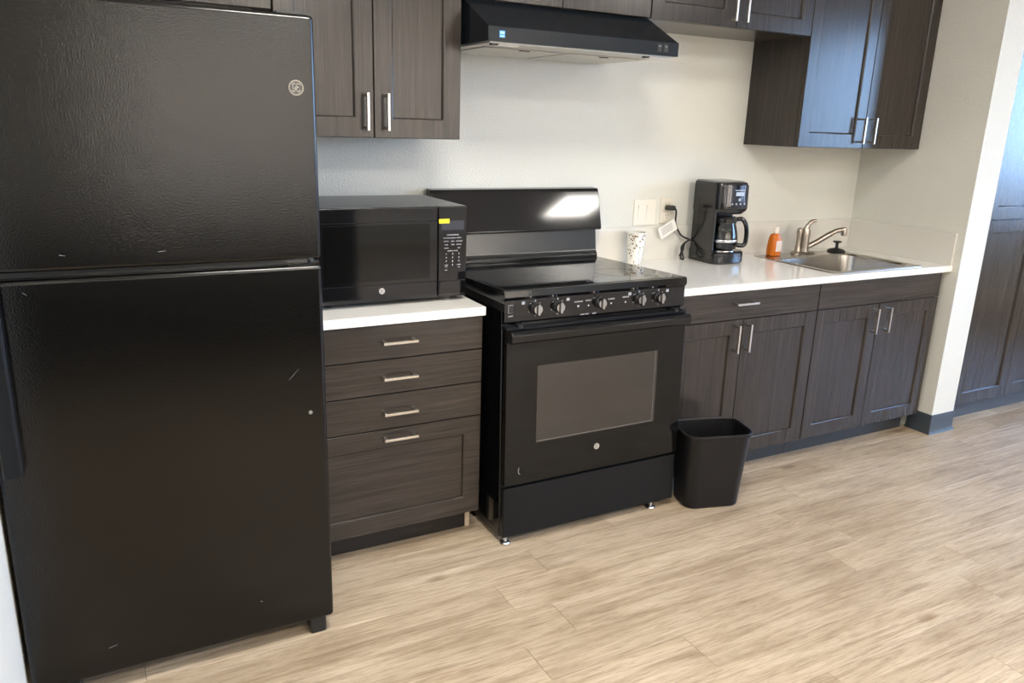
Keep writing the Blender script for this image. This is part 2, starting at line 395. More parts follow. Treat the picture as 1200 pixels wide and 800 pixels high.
# ceiling light panels
for i, (x, y, lab) in enumerate(((3.3, -3.9, 'flat LED ceiling panel above the open floor right of the camera'),
                                 (.5, -3.9, 'flat LED ceiling panel nearest above the camera'),
                                 (-1.9, -3.9, 'flat LED ceiling panel at the left side of the ceiling'),
                                 (3.3, -6.0, 'flat LED ceiling panel by the rear windows on the right'),
                                 (.5, -6.0, 'flat LED ceiling panel by the rear windows at the centre'),
                                 (-.4, -1.9, 'added LED panel brightening the floor before the refrigerator'))):  # last panel is an unseen extra, added to brighten near floor and counters
    t = thing('ceiling_light', lab, 'ceiling light', (x, y, H-.03), 'ceiling light panels')
    fbm = B()
    for q in ((x-.3, x+.3, y-.3, y-.28), (x-.3, x+.3, y+.28, y+.3), (x-.3, x-.28, y-.28, y+.28), (x+.28, x+.3, y-.28, y+.28)): box(fbm, *q, H-.03, H)
    obj('frame', fbm, lamp_fr, t)
    obj('diffuser', box(B(), x-.28, x+.28, y-.28, y+.28, H-.018, H), lamp_m, t)
    ld = bpy.data.lights.new('panel_light', 'AREA'); ld.shape = 'RECTANGLE'; ld.size = .54; ld.size_y = .54; ld.energy = LAMP_W; ld.color = LAMP_COL
    lo = bpy.data.objects.new('panel_light', ld); C.objects.link(lo); lo.location = (x, y, H-.035)

# unseen black couch added behind the camera to darken the refrigerator reflection
leather = mat('black_upholstery', (.010, .010, .011), .5)
sf = thing('added_dark_sofa', 'unseen black couch added for the dark band in the refrigerator doors', 'added_dark_sofa', (-.9, -3.95, 0))
obj('seat_base', box(B(), -2.1, .5, -4.35, -3.6, .10, .30, .02, 2), leather, sf)
obj('backrest', box(B(), -2.1, .5, -3.72, -3.5, .10, .88, .05, 3), leather, sf)
for x in (-2.1, .32): obj('armrest', box(B(), x, x+.18, -4.35, -3.6, .10, .62, .04, 3), leather, sf)
for x in (-1.91, -1.17, -.43): obj('seat_cushion', box(B(), x, x+.735, -4.33, -3.73, .30, .45, .04, 3), leather, sf)
for x in (-2.05, .4):
    for y in (-4.3, -3.56): obj('leg', box(B(), x, x+.05, y, y+.05, 0, .1), wood_dark, sf)

# ------------------------------------------------------------------ cabinets
TH = .02                                     # door thickness
def shaker(bm, x0, x1, z0, z1, y, rail=.058, deep=.009):
    """door with a recessed centre panel, front face at y"""
    b = y+TH; e = .0015; s = .008
    def rc(ax0, ax1, az0, az1, yy): return [(ax0, yy, az0), (ax1, yy, az0), (ax1, yy, az1), (ax0, yy, az1)]
    r = rail
    lps = [rc(x0, x1, z0, z1, b), rc(x0, x1, z0, z1, y+e), rc(x0+e, x1-e, z0+e, z1-e, y)]
    for k in range(5):                        # rounded-over inner edge of the frame
        an = math.radians(80*k/4); q = r+s*math.sin(an); lps.append(rc(x0+q, x1-q, z0+q, z1-q, y+deep*(1-math.cos(an))/(1-math.cos(math.radians(80)))))
    loft(bm, lps)
    return bm
def slab(bm, x0, x1, z0, z1, y): return box(bm, x0, x1, y, y+TH, z0, z1, .0015, 1)
def pull(parent, x, z, y, vertical, L=.116, m=nickel):
    """square bar pull on two posts, standing off a front at y"""
    bm = B(); h = .0043; so = .030; p = L/2-.008
    if vertical:
        box(bm, x-h, x+h, y-so-.005, y-so+.005, z-L/2, z+L/2, .001, 1)
        for s in (-1, 1): box(bm, x-.004, x+.004, y-so+.004, y, z+s*p-.004, z+s*p+.004)
    else:
        box(bm, x-L/2, x+L/2, y-so-.005, y-so+.005, z-h, z+h, .001, 1)
        for s in (-1, 1): box(bm, x+s*p-.004, x+s*p+.004, y-so+.004, y, z-.004, z+.004)
    return obj('handle', bm, m, parent)
def carcass(t, x0, x1, z0, z1, yf, yb=-.002, m=wood_v, name='body'):
    return obj(name, box(B(), x0, x1, yf, yb, z0, z1), m, t)
UY, UZ, G = -.331, 1.373, .0015
UB = UY+TH                                   # carcass front

def upper(name, label, x0, x1, z0, z1, seam, hz, hx):
    t = thing(name, label, 'cabinet', (x0, -.002, z0))
    carcass(t, x0, x1, z0, z1, UB+.001)
    for k, (a, b) in enumerate(((x0, seam), (seam, x1)) if seam else ((x0, x1),)):
        d = obj('door', shaker(B(), a+G, b-G, z0+.001, z1-.002, UY), wood_v, t)
        if hz: pull(d, hx[k], hz, UY, True)
    return t
UTOP = 2.29
upper('wall_cabinet', 'dark wood two-door wall cabinet hanging above the microwave', -.6245, -.0125, UZ, UTOP, -.3174, 1.455, (-.347, -.279))
upper('wall_cabinet', 'dark wood wall cabinet above the refrigerator, cut off by the top edge', -1.425, -.6265, 1.734, UTOP, -1.02, 1.81, (-1.05, -.99))
upper('wall_cabinet', 'short dark wood wall cabinet directly above the range hood', -.0095, .7595, 1.827, UTOP, .375, None, None)
upper('wall_cabinet', 'dark wood two-door wall cabinet between range hood and tall cabinet', .7615, 1.6045, 1.827, UTOP, 1.183, 1.905, (1.153, 1.213))
upper('wall_cabinet', 'long dark wood wall cabinet hanging in the corner above the sink', 1.6065, XR-.004, 1.372, UTOP, 2.025, 1.451, (1.990, 2.062))
for o in list(C.objects):                     # the short pair over the hood has its own pulls at the bottom rail
    if o.get('label', '').startswith('short dark'):
        ds = [c for c in o.children if c.name.startswith('door')]
        pull(ds[0], .343, 2.01, UY, True); pull(ds[1], .407, 2.01, UY, True)

BY, CZ, CY = -.593, .8475, -.606              # base fronts, counter top, counter front
BB = BY+TH
TOEY = -.512
def base_cab(label, x0, x1, name='base_cabinet'):
    t = thing(name, label, 'cabinet', (x0, -.01, 0))
    carcass(t, x0, x1, .1, CZ-.03, BB+.001, -.005)
    return t
# four-drawer cabinet under the microwave
t = base_cab('dark wood four-drawer base cabinet under the microwave', -.645, -.0385, 'drawer_cabinet')
for i, (z0, z1, hz) in enumerate(((.7022, .8145, .7605), (.5857, .6992, .6435), (.4653, .5827, .5245), (.1005, .4623, .4365))):
    if i < 3: d = obj('drawer', slab(B(), -.643, -.0395, z0, z1, BY), wood_h, t)
    else: d = obj('drawer', shaker(B(), -.643, -.0395, z0, z1, BY), wood_h, t); d['label'] = 'deep bottom drawer with a recessed panel'
    pull(d, -.338, hz, BY, False)
obj('toe_kick', box(B(), -.645, -.056, TOEY, TOEY+.012, 0, .1), kick_m, t)
obj('side_end', box(B(), -.056, -.0385, TOEY-.001, TOEY+.02, 0, .1), bare, t)
# drawer-and-door cabinet right of the range
t = base_cab('dark wood base cabinet with one drawer and two doors, below the coffee maker', .777, 1.5655)
d = obj('drawer', slab(B(), .779, 1.564, .700, .8145, BY), wood_h, t); pull(d, 1.127, .768, BY, False)
for a, b, hx in ((.779, 1.1395, 1.096), (1.1425, 1.564, 1.158)):
    d = obj('door', shaker(B(), a, b, .1005, .697, BY), wood_v, t); pull(d, hx, .622, BY, True)
obj('toe_kick', box(B(), .777, 1.5655, TOEY, TOEY+.012, 0, .1), kick_b, t)
# sink cabinet
t = thing('sink_cabinet', 'dark wood two-door sink base cabinet with a plain false drawer front', 'cabinet', (1.5675, -.01, 0))
for nm, q in (('side_panel', (1.5675, 1.5855, BB+.001, -.005, .1, CZ-.03)), ('side_panel', (2.373, 2.391, BB+.001, -.005, .1, CZ-.03)),
              ('bottom_panel', (1.5855, 2.373, BB+.001, -.005, .1, .118)), ('back_panel', (1.5855, 2.373, -.017, -.005, .118, CZ-.03))):
    obj(nm, box(B(), *q), wood_v, t)
obj('false_front', slab(B(), 1.569, 2.3895, .700, .8145, BY), wood_h, t)
for a, b, hx in ((1.569, 1.9695, 1.932), (1.9725, 2.3895, 2.018)):
    d = obj('door', shaker(B(), a, b, .1005, .697, BY), wood_v, t); pull(d, hx, .622, BY, True)
obj('toe_kick', box(B(), 1.5675, 2.391, TOEY, TOEY+.012, 0, .1), kick_b, t)
obj('filler', box(B(), 2.391, XR-.002, BB+.03, BB+.05, .1, CZ-.03), wood_v, t)
# pantry cabinets beyond the stub wall
PY = -.60
t = thing('pantry_cabinet', 'tall dark wood pantry cabinet with upper and lower doors, right of the stub wall', 'cabinet', (2.63, -.01, 0))
carcass(t, 2.615, 4.46, .1, UTOP, PY+TH+.001, -.005)
for a, b in ((2.66, 3.108), (3.108, 3.556), (3.56, 4.008), (4.008, 4.456)):
    obj('door', shaker(B(), a+G, b-G, .1005, 1.052, PY), wood_v, t); obj('door', shaker(B(), a+G, b-G, 1.056, UTOP-.002, PY), wood_v, t)
    pair = [c for c in t.children if c.name.startswith('door')][-2:]; hx = (b-.032) if a in (2.66, 3.56) else (a+.032)
    for dd in pair: pull(dd, hx, .93 if min(v.co.z for v in dd.data.vertices) < .5 else 1.18, PY, True)
obj('filler', box(B(), 2.615, 2.6585, PY+.002, PY+TH, .1005, UTOP), wood_v, t)
bm = B(); box(bm, 2.615, 4.46, -.542, -.53, 0, .1); obj('toe_kick', bm, base_m, t)

# countertops
def counter_profile(x0, x1): return box(B(), x0, x1, CY, -.001, CZ-.03, CZ, .003, 2)
tag(obj('countertop', counter_profile(-.647, -.034), quartz, None, (-.34, -.3, CZ-.03)), 'short white quartz countertop slab under the microwave', 'countertop')
ct = thing('countertop', 'long white quartz countertop with backsplash around the sink corner', 'countertop', (.777, -.01, CZ-.03))
SX0, SX1, SY0, SY1 = 1.665, 2.262, -.583, -.075      # sink rim outline
bm = B(); scx, scy, sw, sd = (SX0+SX1)/2, (SY0+SY1)/2, SX1-SX0-.03, SY1-SY0-.03
ox0, ox1, oy0, oy1 = .774, XR-.001, CY, -.001
def outr(z, e): return [(min(max(p[0], ox0+e), ox1-e), min(max(p[1], oy0+e), oy1-e), z) for p in rrect((ox0+ox1)/2, (oy0+oy1)/2, ox1-ox0, oy1-oy0, .0001, z)]
loft(bm, [rrect(scx, scy, sw, sd, .03, CZ-.03), rrect(scx, scy, sw, sd, .03, CZ), outr(CZ, .003), outr(CZ-.003, 0), outr(CZ-.027, 0), outr(CZ-.03, .003)], wrap=True)
obj('slab', bm, quartz, ct)
obj('backsplash', box(B(), .774, XR-.014, -.013, -.001, CZ, 1.001, .0015, 1), splash_m, ct)
obj('backsplash', box(B(), XR-.013, XR-.001, CY+.002, -.001, CZ, 1.001, .0015, 1), splash_m, ct)

# ------------------------------------------------------------------ sink, faucet, stopper
sk = thing('kitchen_sink', 'stainless steel drop-in sink set in the right countertop', 'sink', (scx, scy, CZ))
bx0, bx1, by0, by1 = 1.705, 2.222, -.545, -.185
bcx, bcy, bw, bd = (bx0+bx1)/2, (by0+by1)/2, bx1-bx0, by1-by0
ow_, od_ = SX1-SX0, SY1-SY0
bm = B()
loft(bm, [rrect(scx, scy, ow_, od_, .03, CZ), rrect(scx, scy, ow_-.004, od_-.004, .029, CZ+.004), rrect(scx, scy, ow_-.016, od_-.016, .026, CZ+.005),
          rrect(bcx, bcy, bw+.012, bd+.012, .07, CZ+.003), rrect(bcx, bcy, bw, bd, .065, CZ-.004), rrect(bcx, bcy, bw-.02, bd-.02, .06, CZ-.12),
          rrect(bcx, bcy, bw-.05, bd-.05, .05, CZ-.15), rrect(bcx, bcy, bw-.12, bd-.12, .04, CZ-.158)], cap0=False)
obj('basin', bm, steel, sk)
bm = B(); lathe(bm, (bcx, bcy), [(.045, CZ-.1575), (.042, CZ-.154), (.03, CZ-.1555), (.0, CZ-.1555)], 24); obj('drain', bm, chrome, sk)
FX, FY, FZ = 1.978, -.115, CZ+.0048
fa = thing('faucet', 'single-lever brushed nickel faucet behind the sink bowl', 'faucet', (FX, FY, FZ))
bm = B(); loft(bm, [rrect(FX-.005, FY, .15, .052, .025, FZ), rrect(FX-.005, FY, .15, .052, .025, FZ+.006), rrect(FX-.005, FY, .138, .042, .02, FZ+.011)]); obj('deck_plate', bm, faucet_m, fa)
bm = B(); lathe(bm, (FX, FY), [(.024, FZ+.008), (.022, FZ+.02), (.0205, FZ+.085), (.022, FZ+.09), (.021, FZ+.112), (.014, FZ+.128), (.004, FZ+.134)], 24); obj('valve_body', bm, faucet_m, fa)
bm = B(); tube(bm, curve_pts([(FX+.012, FY-.004, FZ+.03), (FX+.06, FY-.025, FZ+.060), (FX+.128, FY-.055, FZ+.107), (FX+.162, FY-.07, FZ+.120), (FX+.186, FY-.08, FZ+.119)], 6), [.0135]*12+[.012]*13, 14)
sp = obj('spout', bm, faucet_m, fa)
bm = B(); lathe(bm, (FX+.181, FY-.078), [(.0125, FZ+.092), (.0135, FZ+.096), (.0135, FZ+.125), (.008, FZ+.134)], 18); obj('aerator', bm, faucet_m, sp)
bm = B(); tube(bm, curve_pts([(FX-.002, FY, FZ+.125), (FX+.008, FY-.003, FZ+.142), (FX+.024, FY-.008, FZ+.159), (FX+.045, FY-.014, FZ+.163)], 6), [.011]*7+[.0095]*6+[.008]*6, 12); obj('lever', bm, faucet_m, fa)
bm = B(); lathe(bm, (FX-.038, FY+.006), [(.017, FZ+.008), (.016, FZ+.02), (.0125, FZ+.04), (.0115, FZ+.085), (.0145, FZ+.105), (.012, FZ+.122), (.003, FZ+.128)], 20); obj('side_sprayer', bm, faucet_m, fa)
stx, sty = 2.200, -.128
bm = B(); lathe(bm, (stx, sty), [(.044, FZ+.0005), (.045, FZ+.005), (.034, FZ+.013), (.012, FZ+.018), (.0075, FZ+.022), (.0075, FZ+.043), (.021, FZ+.048), (.022, FZ+.052), (.018, FZ+.054), (0, FZ+.054)], 28)
tag(obj('sink_stopper', bm, blk_rub, None, (stx, sty, FZ)), 'black rubber sink stopper resting on the rear sink ledge', 'stopper')

# ------------------------------------------------------------------ soap bottle
sox, soy = 1.765, -.120
so = thing('soap_bottle', 'clear bottle of orange dish soap on the sink corner', 'soap bottle', (sox, soy, FZ))
bm = B(); loft(bm, [rrect(sox, soy, .066, .040, .015, FZ+.0005), rrect(sox, soy, .074, .046, .018, FZ+.006), rrect(sox, soy, .071, .046, .018, FZ+.05), rrect(sox, soy, .063, .042, .018, FZ+.085), rrect(sox, soy, .05, .036, .0165, FZ+.102), rrect(sox, soy, .026, .026, .0125, FZ+.108)]); obj('bottle', bm, orange_m, so)
bm = B(); lathe(bm, (sox, soy), [(.0125, FZ+.108), (.0125, FZ+.116), (.0155, FZ+.117), (.0145, FZ+.136), (.009, FZ+.142), (0, FZ+.142)], 20); obj('cap', bm, clear_cap, so)
obj('front_label', box(B(), sox-.013, sox+.023, soy-.0245, soy-.0232, FZ+.022, FZ+.074), label_m, so)

# ------------------------------------------------------------------ coffee maker
kx0, kx1, kyb, kyf = 1.293, 1.480, -.050, -.235
kcx = (kx0+kx1)/2
cm = thing('coffee_maker', 'black drip coffee maker with glass carafe on the right counter', 'coffee maker', (kcx, -.14, CZ))
def kloop(z, front, back=kyb, inset=0.):
    w_ = (kx1-kx0)/2-inset; out = [(kcx+w_, back, z), (kcx+w_, back-.02, z)]
    n = 10
    out += [(kcx+w_*math.cos(a)**.55 if math.cos(a) > 0 else kcx-w_*abs(math.cos(a))**.55, front+.05-.05*math.sin(a), z) for a in [PI*i/n for i in range(n+1)]]
    out += [(kcx-w_, back-.02, z), (kcx-w_, back, z)]
    return out
bm = B(); loft(bm, [kloop(CZ+.0005, kyf+.006, inset=.004), kloop(CZ+.008, kyf), kloop(CZ+.050, kyf), kloop(CZ+.056, kyf+.006, inset=.003)]); obj('base', bm, coffee_m, cm)
bm = B(); lathe(bm, (kcx, kyf+.078), [(.066, CZ+.0555), (.066, CZ+.0595), (0, CZ+.0595)], 32); obj('warming_plate', bm, chrome, cm)
bm = B(); box(bm, kx0+.0005, kx1-.0005, -.118, kyb, CZ+.05, CZ+.245, .006, 2); obj('water_tank', bm, coffee_m, cm)
obj('side_housing', box(B(), kx0+.0005, kx0+.0175, kyf+.042, -.112, CZ+.05, CZ+.245, .004, 2), coffee_m, cm)
bm = B(); loft(bm, [kloop(CZ+.222, kyf+.028, inset=.006), kloop(CZ+.238, kyf+.008), kloop(CZ+.25, kyf+.002), kloop(CZ+.345, kyf+.006), kloop(CZ+.362, kyf+.014, inset=.004), kloop(CZ+.368, kyf+.03, inset=.016)]); hd = obj('brew_head', bm, coffee_m, cm)
bm = B()
pn = [(kcx+u*.066, kyf+.002-.003+(abs(u)**3)*.012) for u in (-1, -.75, -.5, -.25, 0, .25, .5, .75, 1)]
loft(bm, [[(x, y-.002, CZ+.262) for x, y in pn]+[(x, y+.02, CZ+.262) for x, y in reversed(pn)], [(x, y-.001, CZ+.352) for x, y in pn]+[(x, y+.02, CZ+.352) for x, y in reversed(pn)]]); obj('control_panel', bm, screen_m, hd)
bm = B(); box(bm, kcx-.018, kcx+.030, kyf-.0035, kyf-.0025, CZ+.307, CZ+.324); box(bm, kcx-.024, kcx+.036, kyf-.0035, kyf-.0025, CZ+.330, CZ+.3335); box(bm, kcx+.000, kcx+.014, kyf-.0035, kyf-.0025, CZ+.285, CZ+.297)
for k in range(4): cyl_y(bm, kcx-.035+k*.024, CZ+.272, kyf-.0025, kyf-.0035, .004, 10)
obj('panel_print', bm, mat('panel_print_blue', (.40, .46, .56), .4), hd)
ccx, ccy = kcx, kyf+.078
bm = B(); lathe(bm, (ccx, ccy), [(.050, CZ+.060), (.066, CZ+.066), (.071, CZ+.095), (.069, CZ+.13), (.060, CZ+.165), (.054, CZ+.186), (.056, CZ+.195)], 36, True, False)
lathe(bm, (ccx, ccy), [(.048, CZ+.062), (.064, CZ+.068), (.069, CZ+.095), (.067, CZ+.13), (.058, CZ+.165), (.052, CZ+.186), (.054, CZ+.195)], 36, True, False); ca = obj('carafe', bm, cgl, cm)
bm = B(); lathe(bm, (ccx, ccy), [(.0575, CZ+.182), (.059, CZ+.186), (.059, CZ+.202), (.052, CZ+.211), (0, CZ+.214)], 30, False); obj('lid', bm, coffee_m, ca)
bm = B(); lathe(bm, (ccx, ccy), [(.0715, CZ+.098), (.0725, CZ+.100), (.0725, CZ+.107), (.0712, CZ+.109)], 36, False, False); obj('steel_band', bm, chrome, ca)
bm = B(); hx_ = ccx+.057
for sgn in (0,):
    pth = curve_pts([(hx_-.004, ccy-.018, CZ+.195), (hx_+.028, ccy-.030, CZ+.196), (hx_+.050, ccy-.036, CZ+.165), (hx_+.056, ccy-.038, CZ+.115), (hx_+.048, ccy-.035, CZ+.078), (hx_+.014, ccy-.02, CZ+.078)], 6)
    tube(bm, pth, .0105, 10)
obj('carafe_handle', bm, coffee_m, ca)
# cord, plug and tag
bm = B(); tube(bm, curve_pts([(1.192, -.045, 1.085), (1.205, -.04, 1.066), (1.208, -.037, 1.02), (1.225, -.037, .985), (1.252, -.04, .955), (1.297, -.056, .935)], 7), .0042, 8)
tube(bm, curve_pts([(1.296, -.056, .94), (1.27, -.052, .93), (1.245, -.05, .905), (1.250, -.06, .865), (1.235, -.08, .8535), (1.224, -.075, .862), (1.240, -.06, .895), (1.262, -.05, .915)], 7), .0042, 8)
tube(bm, curve_pts([(1.262, -.048, .925), (1.238, -.07, .895), (1.212, -.08, .872)], 5), .0042, 8)
obj('power_cord', bm, blk_rub, cm)
bm = B(); box(bm, 1.160, 1.198, -.046, -.0095, 1.074, 1.096, .006, 2); obj('plug', bm, blk_rub, cm)
bm = B()
cx_, cz_, ang = 1.163, .991, math.radians(27)
def tg(u, v): return (cx_+u*math.cos(ang)-v*math.sin(ang), cz_+u*math.sin(ang)+v*math.cos(ang))
q = [tg(-.05, -.027), tg(.05, -.027), tg(.05, .027), tg(-.05, .027)]
loft(bm, [[(x, -.041, z) for x, z in q], [(x, -.0395, z) for x, z in q]]); tgo = obj('cord_tag', bm, paper, cm)
bm = B()
for k in range(4):
    a0, a1 = tg(-.036, .014-k*.009), tg(.03, .014-k*.009)
    b0, b1 = tg(-.036, .017-k*.009), tg(.03, .017-k*.009)
    loft(bm, [[(x, -.0415, z) for x, z in (a0, a1, b1, b0)], [(x, -.0408, z) for x, z in (a0, a1, b1, b0)]])
obj('tag_print', bm, grey_print, tgo)

# ------------------------------------------------------------------ paper cup, switches, outlet
cpx, cpy = .962, -.072
cu_ = thing('paper_cup', 'white paper cup with small leaf pattern behind the range corner', 'cup', (cpx, cpy, CZ))
bm = B(); lathe(bm, (cpx, cpy), [(.030, CZ+.0005), (.0305, CZ+.004), (.0435, CZ+.138), (.0415, CZ+.138), (.029, CZ+.008)], 36); obj('cup_wall', bm, cup_m, cu_)
bm = B(); lathe(bm, (cpx, cpy), [(.0413, CZ+.137), (.0440, CZ+.1365), (.0455, CZ+.139), (.0440, CZ+.1415), (.0415, CZ+.140)], 36, False, False); obj('rolled_rim', bm, paper, cu_)
sw_ = thing('light_switch', 'white double rocker light switch plate above the backsplash', 'light switch', (1.052, 0, 1.065))
obj('cover_plate', box(B(), .992, 1.113, -.006, 0, 1.0075, 1.1225, .002, 2), white_pl, sw_)
for x in (1.029, 1.076):
    obj('rocker', prism(B(), [(-.006, 1.032), (-.0065, 1.032), (-.008, 1.065), (-.012, 1.098), (-.006, 1.098)], x-.0165, x+.0165), white_pl, sw_)
ou = thing('power_outlet', 'ivory duplex power outlet with the black plug in it', 'outlet', (1.178, 0, 1.07))
obj('cover_plate', box(B(), 1.139, 1.216, -.006, 0, 1.012, 1.128, .002, 2), ivory_pl, ou)
for z in (1.047, 1.093):
    rcp = obj('receptacle', box(B(), 1.161, 1.195, -.009, -.0055, z-.0165, z+.0165, .003, 2), ivory_pl, ou)
    bm = B()
    for s in (-1, 1): box(bm, 1.178+s*.0065-.0013, 1.178+s*.0065+.0013, -.0094, -.0088, z-.002, z+.008)
    cyl_y(bm, 1.178, z-.009, -.0088, -.0094, .0028, 10); obj('slots', bm, blk_rub, rcp)

# ------------------------------------------------------------------ wastebasket
wb = thing('wastebasket', 'small open black plastic wastebasket on the floor beside the range', 'trash can', (.912, -.718, 0))
def wl(w_, d_, r, z): return [(x+.912, y-.718, z) for x, y, z in rrect(0, 0, w_, d_, r, z, 7)]
bm = B(); loft(bm, [wl(.224, .144, .04, .0005), wl(.234, .154, .045, .006), wl(.272, .189, .05, .302), wl(.272, .189, .05, .308), wl(.264, .181, .047, .308), wl(.230, .150, .04, .012)]); obj('bucket', bm, bin_m, wb)
bm = B(); loft(bm, [wl(.272, .189, .05, .296), wl(.281, .198, .054, .298), wl(.285, .202, .056, .307), wl(.281, .198, .054, .312), wl(.271, .188, .05, .313), wl(.266, .183, .048, .308)], cap0=False, cap1=False); obj('rolled_rim', bm, bin_m, wb)
wb.rotation_euler.z = math.radians(-15)

# ------------------------------------------------------------------ badges
def badge(parent, x, z, y, r, m_ring, m_fill, m_text):
    bm = B(); cyl_y(bm, x, z, y, y-.0012, r, 28); p = obj('badge', bm, m_fill, parent)
    bm = B(); annulus_y(bm, x, z, y-.0011, y-.0019, r*.86, r, 32)
    obj('badge_ring', bm, m_ring, p)
    bm = B(); yy = y-.0016
    def scr(pts, w=.07):
        tube(bm, curve_pts([(x+a*r, yy, z+b*r) for a, b in pts], 5), w*r, 6)
    # cursive monogram: two interlaced looping letters and four corner flourishes
    scr([(-.02, .42), (-.30, .50), (-.48, .22), (-.40, -.12), (-.16, -.10), (-.05, .15), (-.10, -.25), (-.30, -.48), (-.50, -.34)])
    scr([(.42, .36), (.22, .52), (.05, .36), (.16, .12), (.34, .06), (.10, -.02), (.04, -.30), (.24, -.48), (.50, -.26)])
    for a in range(4):
        t0 = a*PI/2+.4
        scr([(.70*math.cos(t0+k*.22), .70*math.sin(t0+k*.22)) for k in range(4)], .05)
    obj('monogram', bm, m_text, p)
    return p

# ------------------------------------------------------------------ refrigerator
fx0, fx1, fy, fzt = -1.398, -.652, -.911, 1.661
fr = thing('refrigerator', 'tall black top-freezer refrigerator at the left', 'refrigerator', ((fx0+fx1)/2, -.5, 0))
obj('cabinet_body', box(B(), fx0+.006, fx1-.008, -.835, -.06, .035, fzt-.012, .006, 2), paint_blk, fr)
obj('door_gasket', box(B(), fx0+.02, fx1-.02, -.846, -.834, .07, fzt-.02), edge_blk, fr)
def fdoor(name, z0, z1):
    bm = B(); b2 = bmesh.new()
    box(b2, fx0, fx1, fy, -.845, z0, z1)
    e = [e for e in b2.edges if any(abs(v.co.y-fy) < 1e-6 for v in e.verts)]
    bmesh.ops.bevel(b2, geom=e, offset=.011, segments=4, profile=.5, affect='EDGES'); merge(bm, b2)
    return obj(name, bm, paint_blk, fr)
d1 = fdoor('freezer_door', 1.090, fzt); d2 = fdoor('fresh_food_door', .052, 1.074)
def fhandle(parent, z0, z1):
    bm = B(); h = .004
    prof = [(-1.384, fy+.002), (-1.386, -.945), (-1.381, -.953), (-1.352, -.953), (-1.345, -.947), (-1.345, fy+.002)]
    b2 = bmesh.new(); loft(b2, [[(x, y, z0) for x, y in prof], [(x, y, z1) for x, y in prof]]); bmesh.ops.bevel(b2, geom=b2.edges[:], offset=.002, segments=2, profile=.5, affect='EDGES'); merge(bm, b2)
    obj('handle', bm, satin_blk, parent)
fhandle(d2, .640, 1.060); fhandle(d1, 1.105, 1.40)
badge_m = mat('aged_badge_metal', (.30, .275, .235), .42, 1)
badge(d1, -.6995, 1.498, fy, .0175, badge_m, mat('badge_grey', (.055, .052, .046), .35), badge_m)
bm = B(); cyl_y(bm, -.696, .682, fy, fy-.003, .0055, 14, .004); obj('hole_plug', bm, zinc, d2)
obj('hinge_cover', box(B(), -.735, -.660, -.895, -.80, fzt-.012, fzt+.006, .003, 2), blk_rub, fr)
bm = B(); box(bm, -.735, -.657, -.90, -.845, 1.0755, 1.0795, .001, 1); cyl_y(bm, -.6625, 1.083, -.895, -.909, .0035, 12); obj('centre_hinge', bm, chrome, fr)
obj('centre_rail', box(B(), fx0+.02, fx1-.03, -.875, -.84, 1.074, 1.09), edge_blk, fr)
obj('base_grille', box(B(), fx0+.03, fx1-.05, -.84, -.81, .012, .05), edge_blk, fr)
for x in (fx0+.06, fx1-.065): 
    obj('foot', box(B(), x, x+.045, -.90, -.85, .0, .05, .004, 1), edge_blk, fr)
# small scratches and chips on the doors
for x, z, l, a in ((-.735, .792, .018, .8), (-1.215, .130, .010, .2), (-.85, .155, .003, 0), (-1.22, 1.125, .006, -.2), (-1.02, 1.125, .008, .1), (-1.30, 1.045, .005, -.7)):
    q = [(x-l*math.cos(a), z-l*math.sin(a)), (x+l*math.cos(a), z+l*math.sin(a))]; bm = B()
    loft(bm, [[(q[0][0], yy, q[0][1]-.0005), (q[1][0], yy, q[1][1]-.0003), (q[1][0], yy, q[1][1]+.0003), (q[0][0], yy, q[0][1]+.0005)] for yy in (fy-.0002, fy+.0005)])
    obj('scratch', bm, grey_print, d1 if z > 1.08 else d2)

# ------------------------------------------------------------------ microwave
mx0, mx1, my, mb, mz0, mz1 = -.566, -.052, -.485, -.09, CZ+.015, 1.166
mw = thing('microwave', 'black countertop microwave oven with keypad between refrigerator and range', 'microwave', ((mx0+mx1)/2, -.3, CZ))
mcase = mat('dark_grey_microwave_case', (.045, .047, .048), .33, spec=.8)
obj('case', box(B(), mx0, mx1, my+.028, mb, mz0, mz1, .004, 2), mcase, mw)
xs = -.157                                   # split between door and keypad
md = obj('door', box(B(), mx0, xs-.001, my, my+.027, mz0, mz1, .004, 2), paint_smooth, mw)
obj('door_glass', box(B(), mx0+.03, xs-.03, my-.0015, my+.001, mz0+.07, mz1-.055, .0005, 1), glass_door, md)
bm = B(); box(bm, mx0+.004, xs-.004, my-.001, my+.001, mz1-.0475, mz1-.046); box(bm, mx0+.004, xs-.004, my-.001, my+.001, mz0+.056, mz0+.0575); obj('trim_line', bm, grey_print if False else satin_blk, md)
badge(md, -.352, mz0+.036, my, .0095, white_print, nickel, mat('badge_dark', (.2, .2, .2), .4))
mk = obj('control_panel', box(B(), xs+.0005, mx1, my+.001, my+.027, mz0, mz1, .004, 2), paint_smooth, mw)
obj('display', box(B(), xs+.012, mx1-.012, my-.0002, my+.002, mz1-.078, mz1-.048), screen_m, mk)
obj('open_button', box(B(), xs+.006, mx1-.006, my-.003, my+.003, mz0+.008, mz0+.056, .002, 1), paint_smooth, mk)
obj('price_sticker', box(B(), xs+.003, xs+.040, my-.0008, my+.0015, mz1-.056, mz1-.0415), yellow, mk)
kcol = [xs+.030, xs+.053, xs+.076]; bm = B(); kt = mz1-.095
text_bm(bm, 'CONVENIENCE', kcol[1], my, kt, .0062)
for r, words in enumerate((('POPCORN', 'BEVERAGE', 'REHEAT'), ('POTATO', 'PIZZA', 'VEGETABLE'), ('COOK', 'TIMER', 'DEFROST'), ('POWER', '', 'HELP'))):
    for c, wd in enumerate(words):
        if wd: text_bm(bm, wd, kcol[c], my, kt-.010-r*.0112, .0046)
text_bm(bm, 'EXPRESS COOK', kcol[1], my, kt-.053, .0052)
